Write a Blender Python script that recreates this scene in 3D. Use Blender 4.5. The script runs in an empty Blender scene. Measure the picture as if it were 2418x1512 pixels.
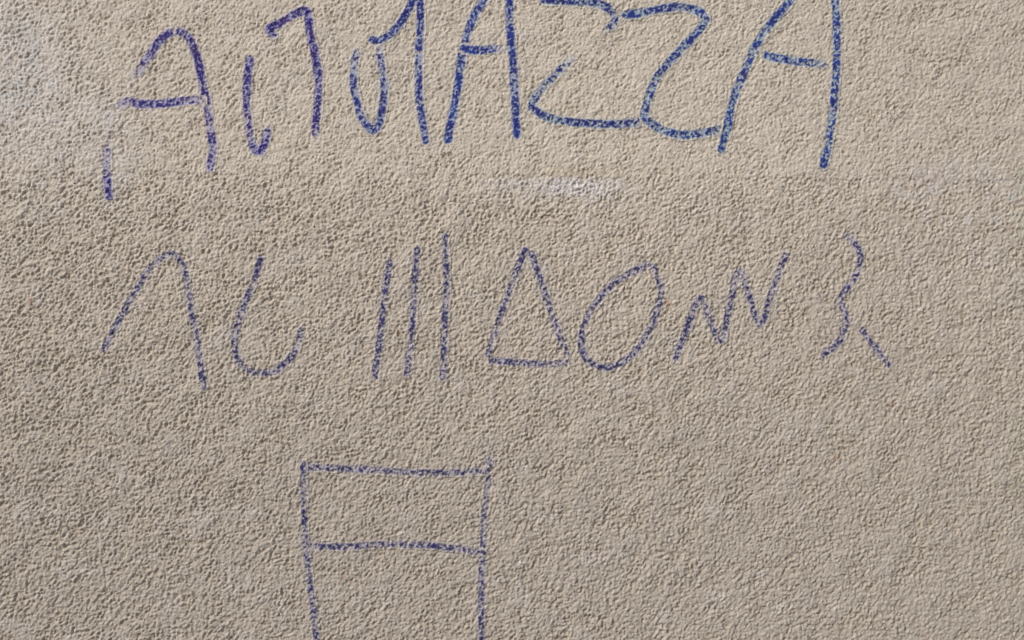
import bpy, math
import numpy as np

# ------------------------------------------------------------------ camera, sky, sun, exposure
scene = bpy.context.scene
C = scene.collection
W = 1.20                      # metres of wall across the frame
PX = 2418.0                   # width of the tracing grid
ZC = 1.45                     # height of the picture centre above the pavement
LENS = 28.0

cam_data = bpy.data.cameras.new("camera")
cam_data.lens = LENS
cam_data.sensor_width = 36.0
cam_data.sensor_fit = 'HORIZONTAL'
cam_data.clip_start = 0.02
cam_data.clip_end = 500.0
cam = bpy.data.objects.new("camera", cam_data)
cam.location = (0, -W * LENS / 36.0, ZC)
cam.rotation_euler = (math.radians(90), 0, 0)
C.objects.link(cam)
scene.camera = cam

SUN_DIR = np.array((-0.66, -0.46, 0.62)); SUN_DIR /= np.linalg.norm(SUN_DIR)   # towards the light
elev = math.asin(SUN_DIR[2])
azim = math.atan2(SUN_DIR[0], SUN_DIR[1])       # clockwise from +Y
world = bpy.data.worlds.new("World")
scene.world = world
world.use_nodes = True
wn = world.node_tree.nodes
wn.clear()
sky = wn.new("ShaderNodeTexSky")
sky.sky_type = 'NISHITA'
sky.sun_disc = False
sky.sun_elevation = elev
sky.sun_rotation = azim
sky.air_density = 1.0
sky.dust_density = 4.0
bg = wn.new("ShaderNodeBackground")
bg.inputs["Strength"].default_value = 0.05
wo = wn.new("ShaderNodeOutputWorld")
world.node_tree.links.new(sky.outputs[0], bg.inputs["Color"])
world.node_tree.links.new(bg.outputs[0], wo.inputs["Surface"])

sun_data = bpy.data.lights.new("sun", 'SUN')
sun_data.energy = 1.8
sun_data.angle = math.radians(10)
sun_data.color = (1.0, 0.965, 0.91)
sun = bpy.data.objects.new("sun", sun_data)
from mathutils import Vector
sun.rotation_euler = Vector(-SUN_DIR).to_track_quat('-Z', 'Y').to_euler()
sun.location = (-3, -3, 4)
C.objects.link(sun)

scene.view_settings.view_transform = 'Standard'
scene.view_settings.look = 'None'
scene.view_settings.gamma = 1.0
scene.view_settings.use_curve_mapping = False
scene.view_settings.exposure = 0.74
scene.cycles.max_bounces = 6

# ------------------------------------------------------------------ noise in numpy
def _hash(ix, iy, seed):
    h = (ix.astype(np.int64) * 374761393 + iy.astype(np.int64) * 668265263 + seed * 2246822519) & 0xFFFFFFFF
    h = ((h ^ (h >> 13)) * 1274126177) & 0xFFFFFFFF
    h = ((h ^ (h >> 16)) * 2246822519) & 0xFFFFFFFF
    h = h ^ (h >> 15)
    return (h & 0xFFFFFF).astype(np.float32) / np.float32(0xFFFFFF)

def vnoise(x, y, seed):
    """gradient noise, about -1..1"""
    x0 = np.floor(x); y0 = np.floor(y)
    fx = (x - x0).astype(np.float32); fy = (y - y0).astype(np.float32)
    u = fx * fx * fx * (fx * (fx * 6 - 15) + 10)
    v = fy * fy * fy * (fy * (fy * 6 - 15) + 10)
    def g(dx, dy):
        a = _hash(x0 + dx, y0 + dy, seed) * np.float32(2 * math.pi)
        return np.cos(a) * (fx - dx) + np.sin(a) * (fy - dy)
    a = g(0, 0); b = g(1, 0); c = g(0, 1); d = g(1, 1)
    return ((a + (b - a) * u) + ((c + (d - c) * u) - (a + (b - a) * u)) * v) * 1.45

def fbm(x, y, size, octaves, seed, gain=0.5):
    s = 0; amp = 1.0; tot = 0
    for o in range(octaves):
        f = 2.03 ** o / size
        s = s + amp * vnoise(x * f + 17.3 * o, y * f - 9.1 * o, seed + o)
        tot += amp; amp *= gain
    return s / tot

def lumps(x, y, size, seed):
    """rounded grains packed like rolled plaster: the highest of the caps around each point"""
    X = x / size; Y = y / size
    cx = np.floor(X); cy = np.floor(Y)
    best = np.zeros(np.shape(X), np.float32)
    for dx in (-1, 0, 1):
        for dy in (-1, 0, 1):
            ix = cx + dx; iy = cy + dy
            px = ix + _hash(ix, iy, seed); py = iy + _hash(ix, iy, seed + 1)
            r = 0.50 + 0.42 * _hash(ix, iy, seed + 2)
            hh = 0.35 + 0.65 * _hash(ix, iy, seed + 3)
            d2 = ((X - px) ** 2 + (Y - py) ** 2) / (r * r)
            best = np.maximum(best, hh * np.sqrt(np.maximum(0, 1 - d2)).astype(np.float32))
    return best

def sstep(a, b, t):
    t = np.clip((t - a) / (b - a), 0, 1)
    return t * t * (3 - 2 * t)

def lin(r, g, b):
    f = lambda c: (c / 255) / 12.92 if c <= 10.3 else ((c / 255 + 0.055) / 1.055) ** 2.4
    return np.array((f(r), f(g), f(b)), np.float32)

def to_x(px): return (np.asarray(px, float) - PX / 2) / PX * W
def to_z(py): return ZC - (np.asarray(py, float) - 756.0) / PX * W

# ------------------------------------------------------------------ the wall: one dense relief, coarser away from the writing
STEP = 0.00095
def axis(lo_in, hi_in, lo, hi):
    n = int(round((hi_in - lo_in) / STEP))
    mid = list(lo_in + STEP * np.arange(n + 1))
    def grow(start, end):
        out = []; s = STEP; p = start; sg = 1 if end > start else -1
        while abs(end - p) > s * 1.5:
            s = min(s * (1.02 if s < 0.005 else 1.25), 0.12)
            p += sg * s
            if (end - p) * sg < 0: break
            out.append(p)
        while out and (end - out[-1]) * sg < 0.002: out.pop()
        out.append(end)
        return out
    return np.array(grow(lo_in, lo)[::-1] + mid + grow(mid[-1], hi))

xs = axis(-0.622, 0.622, -3.2, 3.2)
zs = axis(ZC - 0.393, ZC + 0.393, 0.0, 3.1)
NX, NZ = len(xs), len(zs)
GX, GZ = np.meshgrid(xs, zs)                      # rows follow z
GX = GX.astype(np.float64); GZ = GZ.astype(np.float64)
stx = np.gradient(xs); stz = np.gradient(zs)
coarse = np.maximum(stx[None, :], stz[:, None])
fade = 1 - sstep(0.0016, 0.006, coarse)           # the mesh carries the grains where it is fine enough

PXg = GX / W * PX + PX / 2                        # tracing-grid coordinates of every vertex (they lie on the wall)
PYg = 756.0 - (GZ - ZC) / W * PX

# the joint between two passes of render, running almost level across the wall
lap_y = 404 + (PXg / PX) * 24 + 5 * fbm(GX, GX * 0, 0.10, 2, 71) + 1.5 * fbm(GX, GX * 0, 0.008, 2, 72)
below = sstep(-5, 5, PYg - lap_y)
right = sstep(1300, 2300, PXg)

wx = GX + 0.0007 * fbm(GX, GZ, 0.005, 2, 11)
wz = GZ + 0.0007 * fbm(GX, GZ, 0.005, 2, 21)
# the float was dragged from lower left to upper right: grains a little long in that direction
ang = math.radians(58) + 0.5 * fbm(GX, GZ, 0.35, 1, 5)
ca, sa = math.cos(math.radians(58)), math.sin(math.radians(58))
U = (wx * ca + wz * sa) * 0.90
V = (-wx * sa + wz * ca) * 1.06
big = lumps(U, V, 0.0031, 101)
grit = lumps(wx + 1.7, wz + 2.1, 0.0070, 171) ** 1.5 * sstep(0.0, 0.5, fbm(GX + 9, GZ, 0.022, 2, 175))
small = lumps(wx * 1.0 + 3.3, wz, 0.0018, 131)
mid = fbm(GX, GZ, 0.0062, 3, 41)
wide = fbm(GX, GZ, 0.05, 3, 51)
patch = fbm(GX, GZ, 0.028, 2, 61)
soft = sstep(-40, 70, PYg - lap_y + 25 * fbm(GX, GZ, 0.04, 2, 77))
rough = (0.82 + 0.30 * soft * (1 - 0.45 * right)) * (1 + 0.15 * patch)
pits = lumps(wx + 7.7, wz, 0.0034, 151) ** 2 * sstep(-0.5, 0.6, fbm(GX + 2, GZ, 0.03, 2, 161) + 0.25 * (PXg < 900) * (1 - PXg / 900) + 0.1 * below)
relief = big * 0.85 + small * 0.45 + mid * 0.42 - pits * 1.15 + grit * 0.45
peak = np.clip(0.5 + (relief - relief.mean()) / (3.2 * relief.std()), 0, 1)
H = 0.00150 * rough * relief * fade + 0.0012 * wide
# short smears where the trowel flattened the grains
flat = sstep(0.3, 0.6, fbm(U, V * 2.0, 0.018, 2, 66))
H -= flat * 0.00045 * (relief - relief.mean()) * rough * fade
# lap joint: a hair groove, and a slight step, broken in places
lap_on = sstep(-0.1, 0.35, fbm(GX, GX * 0 + 4, 0.07, 2, 73))
H -= 0.0004 * np.exp(-((PYg - lap_y) / 1.6) ** 2) * lap_on * fade
H -= 0.0003 * below
# fine scratches
rng = np.random.default_rng(8)
for _ in range(34):
    cx_, cy_ = rng.uniform(0, PX), rng.uniform(0, 1512)
    a = math.radians(rng.choice([62, 80, 95, 20]) + rng.uniform(-14, 14)); L = rng.uniform(14, 48); k = rng.uniform(-0.010, 0.010)
    j0, j1 = np.searchsorted(xs, to_x([cx_ - L, cx_ + L])); i0, i1 = np.searchsorted(zs, to_z([cy_ + L, cy_ - L]))
    if j1 - j0 < 2 or i1 - i0 < 2: continue
    dx = PXg[i0:i1, j0:j1] - cx_; dy = -(PYg[i0:i1, j0:j1] - cy_)
    t = dx * math.cos(a) + dy * math.sin(a); n = -dx * math.sin(a) + dy * math.cos(a) - k * t * t
    H[i0:i1, j0:j1] -= 0.0007 * np.exp(-(n / 1.7) ** 2) * sstep(L, L * 0.7, np.abs(t))

# ------------------------------------------------------------------ paint colour of the wall: lilac rubbing, pale repair, grime mixed with painted light falloff
base = lin(207, 198, 187)
lilac = lin(202, 195, 193)
grey_blue = lin(196, 196, 195)
whitish = lin(217, 214, 217)
ochre = lin(196, 178, 138)
greenish = lin(172, 178, 150)
grime_falloff = lin(180, 172, 163)  # grey for low grime and for the painted falloff of light
rust = lin(150, 96, 66)

def blob(cx, cy, rx, ry):
    return np.exp(-(((PXg - cx) / rx) ** 2 + ((PYg - cy) / ry) ** 2))
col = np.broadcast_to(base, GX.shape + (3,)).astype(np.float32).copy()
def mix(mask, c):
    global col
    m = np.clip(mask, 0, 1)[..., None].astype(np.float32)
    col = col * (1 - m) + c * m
n_big = fbm(GX, GZ, 0.16, 4, 201)
n_mid = fbm(GX, GZ, 0.05, 3, 211)
n_fine = fbm(GX, GZ, 0.012, 3, 221)
mix(sstep(-0.3, 0.5, n_big + 0.3 * n_mid) * 0.30, lin(211, 202, 188))
mix(0.48 * sstep(-50, 90, PYg - lap_y + 60 * n_mid), lin(189, 179, 168))
mix(0.85 * sstep(-0.05, 0.9, (PYg - 420) / 1000 + 0.22 * n_big + 0.12 * n_mid), grime_falloff)  # grime low on the wall, with the downward light falloff painted in
mix(0.35 * sstep(1500, 2400, PXg + 250 * n_big), grime_falloff)  # light falling off towards the right, painted into the wall colour
mix((0.45 - 0.25 * right) * sstep(0.05, 0.6, n_mid * 0.8 + n_fine * 0.5 - 0.02), lilac)
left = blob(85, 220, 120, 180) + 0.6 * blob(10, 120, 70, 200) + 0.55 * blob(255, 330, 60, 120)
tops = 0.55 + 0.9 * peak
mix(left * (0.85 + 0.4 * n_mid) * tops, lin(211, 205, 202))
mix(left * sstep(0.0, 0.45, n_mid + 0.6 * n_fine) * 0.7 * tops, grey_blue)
mix(0.6 * sstep(0.15, 0.5, fbm(GX + 5, GZ, 0.03, 3, 231)) * sstep(800, 100, PXg) * sstep(900, 1500, PYg), lilac)
# the pale rubbed patch right under the lap joint
under = sstep(0, 6, PYg - 417 - 3 * n_fine)
mx = (blob(1350, 438, 85, 23) * 1.3 + blob(1195, 432, 45, 22) * 0.6 + blob(1415, 462, 50, 24) * 0.5) * under
mix(mx * (0.66 + 0.25 * n_fine + 0.3 * n_mid) * (0.85 + 0.3 * peak), whitish)
mix(0.22 * blob(1350, 404, 110, 12) * (1 - under), ochre)
# mottling at the right edge
re = blob(2200, 455, 150, 70) + blob(2390, 470, 80, 90) + 0.5 * blob(2300, 640, 150, 120)
mix(re * sstep(-0.15, 0.4, n_mid + 0.7 * n_fine) * 0.75 * tops, lilac)
mix(re * sstep(0.25, 0.5, fbm(GX, GZ + 3, 0.02, 3, 241)) * 0.7, grey_blue)
mix((blob(2412, 500, 30, 150) + 0.7 * blob(2410, 1100, 25, 200)) * sstep(-0.1, 0.35, n_fine + n_mid) * 0.6, greenish)
# small specks
for _ in range(60):
    sx, sy, sr = rng.uniform(0, PX), rng.uniform(0, 1512), rng.uniform(2, 7)
    m = blob(sx, sy, sr, sr * rng.uniform(0.7, 1.8)) if False else None
    j0, j1 = np.searchsorted(xs, to_x([sx - 20, sx + 20])); i0, i1 = np.searchsorted(zs, to_z([sy + 20, sy - 20]))
    if j1 - j0 < 2 or i1 - i0 < 2: continue
    d = np.hypot(PXg[i0:i1, j0:j1] - sx, (PYg[i0:i1, j0:j1] - sy) / rng.uniform(0.8, 1.6))
    m = (np.exp(-(d / sr) ** 2) * rng.uniform(0.3, 0.8))[..., None]
    c = [whitish, grey_blue, rust, whitish][rng.integers(0, 4)]
    col[i0:i1, j0:j1] = col[i0:i1, j0:j1] * (1 - m) + c * m
col *= (1 + 0.10 * n_fine + 0.05 * vnoise(GX / 0.0022, GZ / 0.0022, 251))[..., None]
# darker, browner tone in the hollows between the grains
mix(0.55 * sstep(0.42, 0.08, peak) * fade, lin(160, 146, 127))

def mesh_from(name, verts, quads, colours=None, extra=None):
    me = bpy.data.meshes.new(name)
    nv, nf = len(verts), len(quads)
    me.vertices.add(nv); me.vertices.foreach_set("co", np.ascontiguousarray(verts, np.float32).ravel())
    me.loops.add(nf * 4); me.loops.foreach_set("vertex_index", np.ascontiguousarray(quads, np.int32).ravel())
    me.polygons.add(nf)
    me.polygons.foreach_set("loop_start", np.arange(0, nf * 4, 4, dtype=np.int32))
    me.polygons.foreach_set("use_smooth", np.ones(nf, bool))
    me.update(calc_edges=True)
    if colours is not None:
        ca_ = me.color_attributes.new("paint", 'FLOAT_COLOR', 'POINT')
        ca_.data.foreach_set("color", np.concatenate([colours, np.ones((nv, 1))], 1).astype(np.float32).ravel())
    if extra is not None:
        at = me.attributes.new("coarse", 'FLOAT', 'POINT'); at.data.foreach_set("value", extra.astype(np.float32).ravel())
    return me

def plaster_material():
    m = bpy.data.materials.new("rendered_plaster"); m.use_nodes = True
    nt = m.node_tree; N = nt.nodes; Lk = nt.links
    b = N["Principled BSDF"]; b.inputs["Roughness"].default_value = 0.93
    b.inputs["Specular IOR Level"].default_value = 0.25
    a = N.new("ShaderNodeVertexColor"); a.layer_name = "paint"
    tc = N.new("ShaderNodeTexCoord")
    n1 = N.new("ShaderNodeTexNoise"); n1.inputs["Scale"].default_value = 900; n1.inputs["Detail"].default_value = 3
    Lk.new(tc.outputs["Object"], n1.inputs["Vector"])
    mr = N.new("ShaderNodeMapRange"); mr.inputs["To Min"].default_value = 0.76; mr.inputs["To Max"].default_value = 1.20; mr.inputs["From Min"].default_value = 0.25; mr.inputs["From Max"].default_value = 0.75
    Lk.new(n1.outputs["Fac"], mr.inputs["Value"])
    mul = N.new("ShaderNodeMix"); mul.data_type = 'RGBA'; mul.blend_type = 'MULTIPLY'; mul.inputs["Factor"].default_value = 1
    Lk.new(a.outputs["Color"], mul.inputs["A"]); Lk.new(mr.outputs["Result"], mul.inputs["B"])
    Lk.new(mul.outputs["Result"], b.inputs["Base Color"])
    bp = N.new("ShaderNodeBump"); bp.inputs["Strength"].default_value = 0.9; bp.inputs["Distance"].default_value = 0.0006
    Lk.new(n1.outputs["Fac"], bp.inputs["Height"])
    vo = N.new("ShaderNodeTexVoronoi"); vo.inputs["Scale"].default_value = 210; vo.feature = 'SMOOTH_F1'
    Lk.new(tc.outputs["Object"], vo.inputs["Vector"])
    at = N.new("ShaderNodeAttribute"); at.attribute_name = "coarse"
    inv = N.new("ShaderNodeMath"); inv.operation = 'MULTIPLY'; inv.inputs[1].default_value = -1
    Lk.new(vo.outputs["Distance"], inv.inputs[0])
    bp2 = N.new("ShaderNodeBump"); bp2.inputs["Distance"].default_value = 0.0022
    Lk.new(at.outputs["Fac"], bp2.inputs["Strength"]); Lk.new(inv.outputs[0], bp2.inputs["Height"])
    Lk.new(bp.outputs["Normal"], bp2.inputs["Normal"])
    Lk.new(bp2.outputs["Normal"], b.inputs["Normal"])
    return m

def ink_material():
    m = bpy.data.materials.new("marker_ink"); m.use_nodes = True
    nt = m.node_tree; N = nt.nodes
    b = N["Principled BSDF"]; b.inputs["Roughness"].default_value = 0.8
    b.inputs["Specular IOR Level"].default_value = 0.25
    a = N.new("ShaderNodeVertexColor"); a.layer_name = "paint"
    nt.links.new(a.outputs["Color"], b.inputs["Base Color"])
    return m

PLASTER = plaster_material()
INK = ink_material()

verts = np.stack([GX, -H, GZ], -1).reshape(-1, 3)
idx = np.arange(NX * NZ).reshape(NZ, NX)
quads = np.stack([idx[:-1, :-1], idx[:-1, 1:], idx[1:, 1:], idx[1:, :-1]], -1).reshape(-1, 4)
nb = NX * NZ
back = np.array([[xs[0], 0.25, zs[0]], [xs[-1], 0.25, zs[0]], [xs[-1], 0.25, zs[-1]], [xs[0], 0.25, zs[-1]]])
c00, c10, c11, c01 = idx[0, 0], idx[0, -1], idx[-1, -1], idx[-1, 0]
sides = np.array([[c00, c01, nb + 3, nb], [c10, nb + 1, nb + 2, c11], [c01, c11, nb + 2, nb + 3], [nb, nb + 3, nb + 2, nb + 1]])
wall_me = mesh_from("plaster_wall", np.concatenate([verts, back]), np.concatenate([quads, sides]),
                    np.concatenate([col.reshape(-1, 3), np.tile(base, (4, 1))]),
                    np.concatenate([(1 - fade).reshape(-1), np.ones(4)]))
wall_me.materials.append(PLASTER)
wall = bpy.data.objects.new("plaster_wall", wall_me)
wall['label'] = "beige wall of rough grainy plaster covered with blue marker strokes"
wall['category'] = "wall"
C.objects.link(wall)

# pavement at the foot of the wall (below the frame)
pm = bpy.data.materials.new("pavement_concrete"); pm.use_nodes = True
N = pm.node_tree.nodes; b = N["Principled BSDF"]; b.inputs["Roughness"].default_value = 0.9
tn = N.new("ShaderNodeTexNoise"); tn.inputs["Scale"].default_value = 6; tn.inputs["Detail"].default_value = 8
cr = N.new("ShaderNodeValToRGB"); cr.color_ramp.elements[0].color = (0.16, 0.15, 0.135, 1); cr.color_ramp.elements[1].color = (0.27, 0.255, 0.235, 1)
pm.node_tree.links.new(tn.outputs["Fac"], cr.inputs["Fac"]); pm.node_tree.links.new(cr.outputs["Color"], b.inputs["Base Color"])
pme = bpy.data.meshes.new("pavement")
pme.from_pydata([(-60, -120, 0.004), (60, -120, 0.004), (60, 0.2, 0.004), (-60, 0.2, 0.004)], [], [(0, 1, 2, 3)])
pme.materials.append(pm)
pav = bpy.data.objects.new("pavement", pme); pav['kind'] = "structure"
C.objects.link(pav)

# ------------------------------------------------------------------ marker strokes, laid on the very vertices of the relief
def smooth_line(pts):
    """Catmull-Rom through (px, py, pressure) points, resampled at about 1.5 grid units"""
    P = np.array([p if len(p) == 3 else (p[0], p[1], 1.0) for p in pts], float)
    Q = np.concatenate([[2 * P[0] - P[1]], P, [2 * P[-1] - P[-2]]])
    Q[0, 2] = P[0, 2]; Q[-1, 2] = P[-1, 2]
    out = []
    for i in range(1, len(Q) - 2):
        p0, p1, p2, p3 = Q[i - 1:i + 3]
        n = max(2, int(np.hypot(*(p2 - p1)[:2]) / 1.5))
        t = np.linspace(0, 1, n, endpoint=False)[:, None]
        c = 0.5 * (2 * p1 + (p2 - p0) * t + (2 * p0 - 5 * p1 + 4 * p2 - p3) * t ** 2 + (3 * p1 - p0 - 3 * p2 + p3) * t ** 3)
        c[:, 2] = (p1[2] + (p2[2] - p1[2]) * t[:, 0])
        out.append(c)
    out.append(P[-1:])
    S = np.concatenate(out)
    s = np.concatenate([[0], np.cumsum(np.hypot(*np.diff(S[:, :2], axis=0).T))])
    # an unsteady hand
    S[:, 0] += 0.9 * vnoise(s / 33, s * 0 + P[0, 0], 301)
    S[:, 1] += 0.9 * vnoise(s / 33, s * 0 + P[0, 1], 302)
    return S, s

layer = [0]
def stroke(parent, pts, width, press, dark, dark2, wash):
    S, s = smooth_line(pts)
    layer[0] += 1
    seed = 400 + layer[0] * 7
    R = width * 0.8
    lo = S[:, :2].min(0) - R - 3; hi = S[:, :2].max(0) + R + 3
    j0, j1 = np.searchsorted(xs, to_x([lo[0], hi[0]])); i0, i1 = np.searchsorted(zs, to_z([hi[1], lo[1]]))
    sub = idx[i0:i1, j0:j1]
    px = PXg[i0:i1, j0:j1].ravel(); py = PYg[i0:i1, j0:j1].ravel()
    best = np.full(px.size, 1e9); arg = np.zeros(px.size, int)
    for k in range(0, len(S), 1):
        d = (px - S[k, 0]) ** 2 + (py - S[k, 1]) ** 2
        m = d < best
        best[m] = d[m]; arg[m] = k
    dist = np.sqrt(best)
    near = dist < R
    w = width * (0.94 + 0.16 * vnoise(s / 40, s * 0 + 3, seed))[arg]
    ragged = 2.6 * vnoise(px / 5.2, py / 5.2, seed + 1)
    e = dist + ragged
    inside = sstep(w * 0.5 + 1.6, w * 0.5 - 1.8, e)
    halo = sstep(w * 0.5 + 5.0, w * 0.5 - 2.0, dist + ragged * 0.7)
    # pressure: given along the line, uneven, with short lifted spots
    p = S[arg, 2] * press
    along = s[arg]
    p = p + np.clip(p * 2.2, 0, 1) * (0.26 * vnoise(along / 26, along * 0, seed + 2) + 0.22 * vnoise(along / 8, along * 0 + 9, seed + 3))
    ink_noise = 0.5 + 0.5 * vnoise(px / 4.6, py / 4.6, seed + 4)
    pk = peak[i0:i1, j0:j1].ravel()
    v = 1.5 * (pk - 0.5) / 0.3 + 0.8 * (ink_noise - 0.5) / 0.2 + 0.9 * vnoise(px / 8.5, py / 8.5, seed + 8) / 0.4
    thr = 1.76 - 2.45 * p
    dk = sstep(thr - 0.55, thr + 0.55, v) * inside * sstep(0.02, 0.25, p)
    wa = halo * np.clip(0.25 + 0.75 * p, 0, 1) * sstep(0.0, 0.22, p) * (0.80 + 0.2 * pk)
    hue = sstep(-0.2, 0.5, vnoise(along / 38, along * 0 + 1, seed + 5) + 0.5 * vnoise(px / 9, py / 9, seed + 6))[:, None]
    cw = col[i0:i1, j0:j1].reshape(-1, 3)
    c = cw * (1 - wa[:, None]) + wash * wa[:, None]
    dcol = dark * (1 - hue) + dark2 * hue
    c = c * (1 - 0.96 * dk[:, None]) + dcol * 0.96 * dk[:, None]
    keep = (near & (np.maximum(wa, dk) > 0.04)).reshape(sub.shape)
    fk = keep[:-1, :-1] | keep[:-1, 1:] | keep[1:, 1:] | keep[1:, :-1]
    if not fk.any(): return None
    loc = np.arange(sub.size).reshape(sub.shape)
    q = np.stack([loc[:-1, :-1], loc[:-1, 1:], loc[1:, 1:], loc[1:, :-1]], -1)[fk]
    used, invq = np.unique(q, return_inverse=True)
    vv = verts[sub.ravel()[used]].copy()
    vv[:, 1] -= 0.00010 + 0.00004 * (layer[0] % 8)
    me = mesh_from("stroke", vv, invq.reshape(-1, 4), c[used])
    me.materials.append(INK)
    o = bpy.data.objects.new("stroke", me)
    o.parent = parent
    o.matrix_parent_inverse = parent.matrix_world.inverted()
    C.objects.link(o)
    return o

VIOLET = lin(36, 28, 112); PURPLE = lin(58, 30, 106); NAVY = lin(30, 36, 116); BLUE = lin(28, 52, 136)
INDIGO = lin(44, 44, 96); SLATE = lin(52, 54, 104)
W_LAV = lin(142, 142, 192); W_BLUE = lin(132, 152, 196); W_CYAN = lin(140, 164, 190); W_PALE = lin(160, 158, 180)

def mark(name, label, cat, group, strokes, width, press, dark, dark2, wash, parts=None):
    pts = np.array([(p[0], p[1]) for st in strokes for p in st])
    e = bpy.data.objects.new(name, None)
    e.empty_display_size = 0.02
    e.location = (float(to_x(pts[:, 0].mean())), 0.0, float(to_z(pts[:, 1].max())))
    e['label'] = label; e['category'] = cat; e['group'] = group
    C.objects.link(e)
    e.matrix_world.translation = e.location
    for k, st in enumerate(strokes):
        o = stroke(e, st, width, press, dark, dark2, wash)
        if parts and o: o.name = parts[k]; o.data.name = parts[k]
    return e

TOP = "large blue letters across the top of the wall"
MID = "thin indigo marks in the middle row"
F = 0.05
mark("marker_letter", "violet round-topped capital A, its left leg rubbed away in the middle", "letter", TOP, [
    [(424, 76, .95), (396, 82, 1.05), (372, 105, 1), (352, 133, .95), (337, 155, .7), (326, 172, .25), (310, 192, .10), (285, 232, F), (264, 268, .08),
     (256, 320, .06), (253, 355, .22), (252, 385, .45), (252, 405, .35), (255, 432, 1.1), (258, 463, 1.0)],
    [(424, 76, .9), (438, 83, .9), (454, 104, 1), (468, 145, 1), (478, 195, 1), (488, 240, .85), (494, 280, .55), (499, 320, .9), (503, 355, .85), (496, 397, .7)],
    [(278, 254, .12), (300, 240, .5), (330, 246, 1.0), (375, 246, 1.05), (420, 241, 1.0), (455, 237, .7), (478, 238, .2)]], 19, .86, VIOLET, PURPLE, W_LAV, parts=['leg', 'leg', 'crossbar'])
mark("marker_letter", "violet capital M split into a small hook and a tall seven-like stroke", "letter", TOP, [
    [(590, 142, 1), (585, 180, 1.05), (583, 228, .9), (583, 262, .5), (587, 290, .55), (590, 318, .4), (596, 340, .8), (608, 357, 1.3), (621, 350, 1.2), (630, 318, .75), (633, 298, .12)],
    [(645, 82, .9), (635, 70, 1.3), (655, 58, 1.25), (690, 38, .9), (720, 26, 1.1), (728, 38, 1.3), (733, 80, 1.05), (742, 118, 1), (749, 160, 1), (752, 205, .95), (750, 255, .7), (746, 292, .95), (745, 312, .3), (744, 330, .08)]],
     19, .90, VIOLET, PURPLE, W_LAV, parts=['hook', 'upright'])
mark("marker_letter", "blue capital M made of a U shape beside a tall one-like stroke", "letter", TOP, [
    [(842, 125, .3), (836, 160, .6), (835, 200, .95), (843, 240, .7), (852, 275, .7), (868, 298, 1), (882, 309, 1.1), (896, 290, 1), (904, 250, .9), (908, 205, .8), (902, 165, .55), (898, 135, .4), (896, 112, .12)],
    [(880, 94, 1.05), (892, 97, 1.0), (918, 84, 1.05), (945, 56, 1.05), (965, 22, 1.05), (980, -6, 1.1), (990, -14, 1.1), (993, 30, .95), (992, 80, .95), (989, 112, .95), (988, 124, .3), (989, 140, .8), (989, 180, .75), (990, 230, .85), (995, 270, .8), (1003, 318, .95), (1005, 332, 1)]],
     17.5, .90, NAVY, VIOLET, W_BLUE, parts=['loop', 'upright'])
mark("marker_letter", "blue capital A with open top and short bar stopping before its right leg", "letter", TOP, [
    [(1160, -40, 1), (1147, -5, 1), (1120, 38, .95), (1103, 82, .8), (1094, 118, 1.2), (1086, 165, .95), (1080, 210, 1.05), (1071, 260, 1.0), (1063, 300, .9), (1058, 330, 1.15)],
    [(1190, -40, 1), (1202, -5, .95), (1203, 50, .85), (1207, 100, 1.0), (1211, 150, .85), (1214, 205, .75), (1217, 255, .8), (1218, 290, 1.05), (1221, 318, 1.2)],
    [(1095, 115, 1.3), (1115, 119, 1.2), (1145, 119, 1.0), (1165, 116, .6), (1180, 116, .2)]], 19, .90, NAVY, BLUE, W_BLUE, parts=['leg', 'leg', 'crossbar'])
mark("marker_letter", "blue capital Z with a missing middle between its top bar and lower hook", "letter", TOP, [
    [(1285, 1, 1.15), (1340, 4, 1.1), (1395, 7, 1.05), (1425, 15, .95), (1445, 30, .9), (1452, 46, .75), (1446, 58, .5), (1434, 70, .2)],
    [(1372, 118, .03), (1352, 138, .12), (1330, 160, .35), (1305, 184, .65), (1282, 206, .6), (1266, 228, .85), (1256, 252, 1), (1275, 268, 1), (1305, 281, 1), (1350, 289, 1), (1400, 293, 1), (1450, 294, .95), (1490, 291, .85), (1510, 286, .5)]],
     19, .87, NAVY, VIOLET, W_CYAN, parts=['top_bar', 'hook'])
mark("marker_letter", "blue rounded capital Z shaped like a figure two, touching the last A", "letter", TOP, [
    [(1477, 36, 1.1), (1510, 32, 1.05), (1555, 23, .95), (1600, 17, .95), (1640, 24, .95), (1664, 42, 1.05), (1658, 62, .9), (1630, 95, .9), (1598, 127, .95), (1570, 158, .85), (1547, 190, .55), (1535, 220, .9), (1525, 252, .85), (1522, 278, .9), (1545, 297, .95), (1570, 310, 1.05), (1610, 319, 1.05), (1650, 316, 1), (1680, 310, .7), (1705, 306, .4)]],
     19, .87, NAVY, BLUE, W_CYAN)
mark("marker_letter", "blue capital A with a detached slanting bar, at the right end of the row", "letter", TOP, [
    [(1890, -30, 1), (1865, 2, .95), (1835, 38, .95), (1805, 75, .9), (1780, 118, .85), (1762, 160, .75), (1742, 205, .7), (1728, 245, .9), (1717, 300, 1.15), (1708, 335, 1.1), (1702, 354, .8)],
    [(1955, -30, 1), (1970, 0, .95), (1975, 60, 1), (1975, 120, .85), (1973, 175, .75), (1968, 230, .8), (1966, 262, .8), (1960, 310, .85), (1954, 350, .8), (1947, 372, .8), (1943, 390, 1)],
    [(1810, 132, 1.1), (1840, 139, 1), (1880, 146, .9), (1915, 149, .55), (1945, 154, .25)]], 19, .87, BLUE, NAVY, W_CYAN, parts=['leg', 'leg', 'crossbar'])

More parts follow.
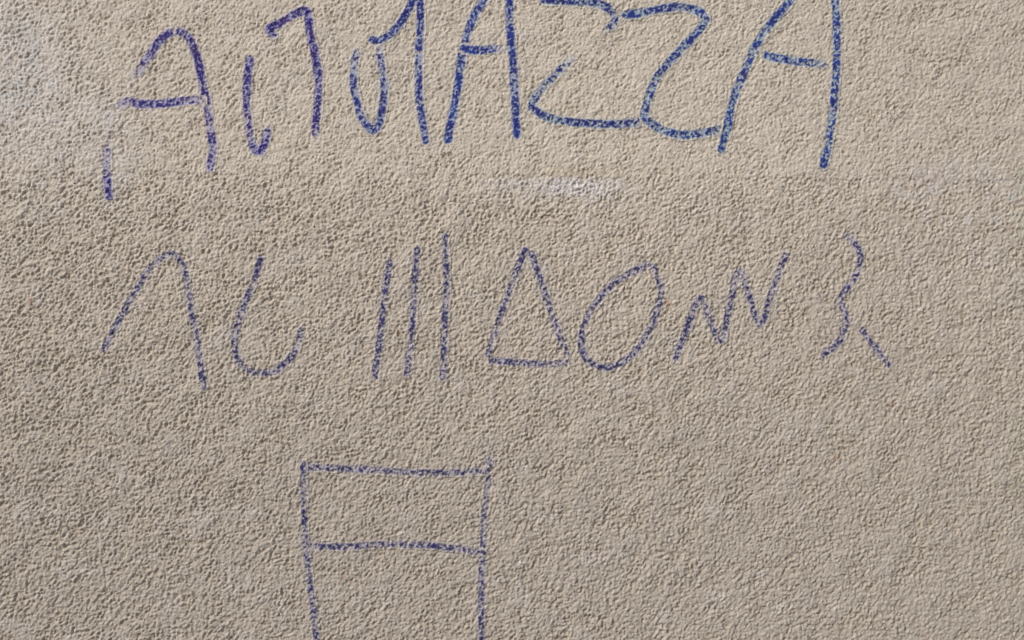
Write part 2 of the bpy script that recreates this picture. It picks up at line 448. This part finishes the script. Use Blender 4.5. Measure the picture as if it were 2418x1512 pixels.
# middle row and foot of the wall: plain abstract strokes, not writing
mw = dict(width=15.6, press=.60, dark=INDIGO, dark2=SLATE, wash=W_PALE)
mark("marker_mark", "tall narrow indigo arch with two uneven legs, at the left end", "mark", MID, [
    [(248, 825, .9), (285, 750, 1.05), (325, 680, 1), (362, 625, .9), (400, 600, .8), (424, 612, .9), (440, 660, .9), (452, 730, .85), (465, 800, .95), (472, 850, .9), (482, 915, .8)]], **mw)
mark("marker_mark", "indigo cup-shaped hook opening upward, right of the narrow arch", "mark", MID, [
    [(616, 612, 1.1), (600, 665, 1), (575, 725, 1), (556, 790, 1), (560, 845, 1), (600, 880, 1), (655, 872, 1.1), (695, 832, 1), (712, 780, .7)]], **mw)
mark("marker_mark", "three parallel upright indigo strokes standing side by side", "mark", MID, [
    [(920, 620, 1.2), (908, 700, 1.05), (898, 790, 1), (885, 890, .9)],
    [(985, 590, .9), (978, 690, .95), (972, 790, .9), (960, 885, .8)],
    [(1050, 558, .85), (1054, 650, .9), (1050, 770, .95), (1045, 890, .8)]], **mw, parts=['bar', 'bar', 'bar'])
mark("marker_mark", "indigo triangle with gaps at its corners", "mark", MID, [
    [(1240, 590, 1), (1210, 665, .8), (1180, 750, .8), (1152, 835, .7)],
    [(1255, 600, 1.1), (1282, 680, .9), (1312, 770, .85), (1338, 835, .6)],
    [(1160, 852, 1.1), (1210, 855, 1.1), (1280, 860, .8), (1340, 856, .4)]], **mw, parts=['side', 'side', 'side'])
mark("marker_mark", "leaning indigo oval loop right of the triangle", "mark", MID, [
    [(1530, 625, 1.05), (1470, 655, 1), (1415, 705, 1), (1375, 780, .95), (1382, 845, .9), (1435, 868, .9), (1495, 835, 1.1), (1540, 765, .95), (1560, 690, .9), (1545, 632, .8)]], **mw)
mark("marker_mark", "indigo zigzag line rising to the right", "mark", MID, [
    [(1595, 845, 1.15), (1622, 775, 1), (1652, 705, .9), (1676, 755, .9), (1702, 805, .95), (1722, 725, .9), (1745, 640, .95), (1770, 705, .9), (1795, 765, .85), (1825, 680, .7), (1855, 600, .5)]], **mw)
mark("marker_mark", "wavy upright indigo line with a short slanting dash beside its foot", "mark", MID, [
    [(2002, 555, .85), (2030, 600, .9), (2018, 655, .9), (1985, 705, 1), (1998, 755, 1), (1985, 800, .95), (1945, 838, .9)],
    [(2035, 780, .95), (2065, 820, .9), (2098, 862, .6)]], **mw, parts=['wave', 'dash'])
mark("marker_mark", "wide indigo ladder shape with two rungs, running off the lower edge", "mark", "ladder drawn low on the wall", [
    [(715, 1102, 1), (760, 1104, 1), (850, 1108, .95), (950, 1114, 1.15), (1050, 1116, .9), (1152, 1112, .7)],
    [(714, 1288, .8), (800, 1290, .9), (945, 1285, 1), (1060, 1292, .9), (1140, 1305, 1.1)],
    [(716, 1095, .7), (718, 1200, .6), (722, 1290, .75), (733, 1380, .85), (742, 1450, .9), (750, 1545, .9)],
    [(1154, 1085, .9), (1150, 1160, .85), (1142, 1240, .7), (1138, 1330, 1.0), (1136, 1430, .85), (1138, 1545, .9)]], 15, .60, INDIGO, SLATE, W_PALE, parts=['rung', 'rung', 'rail', 'rail'])
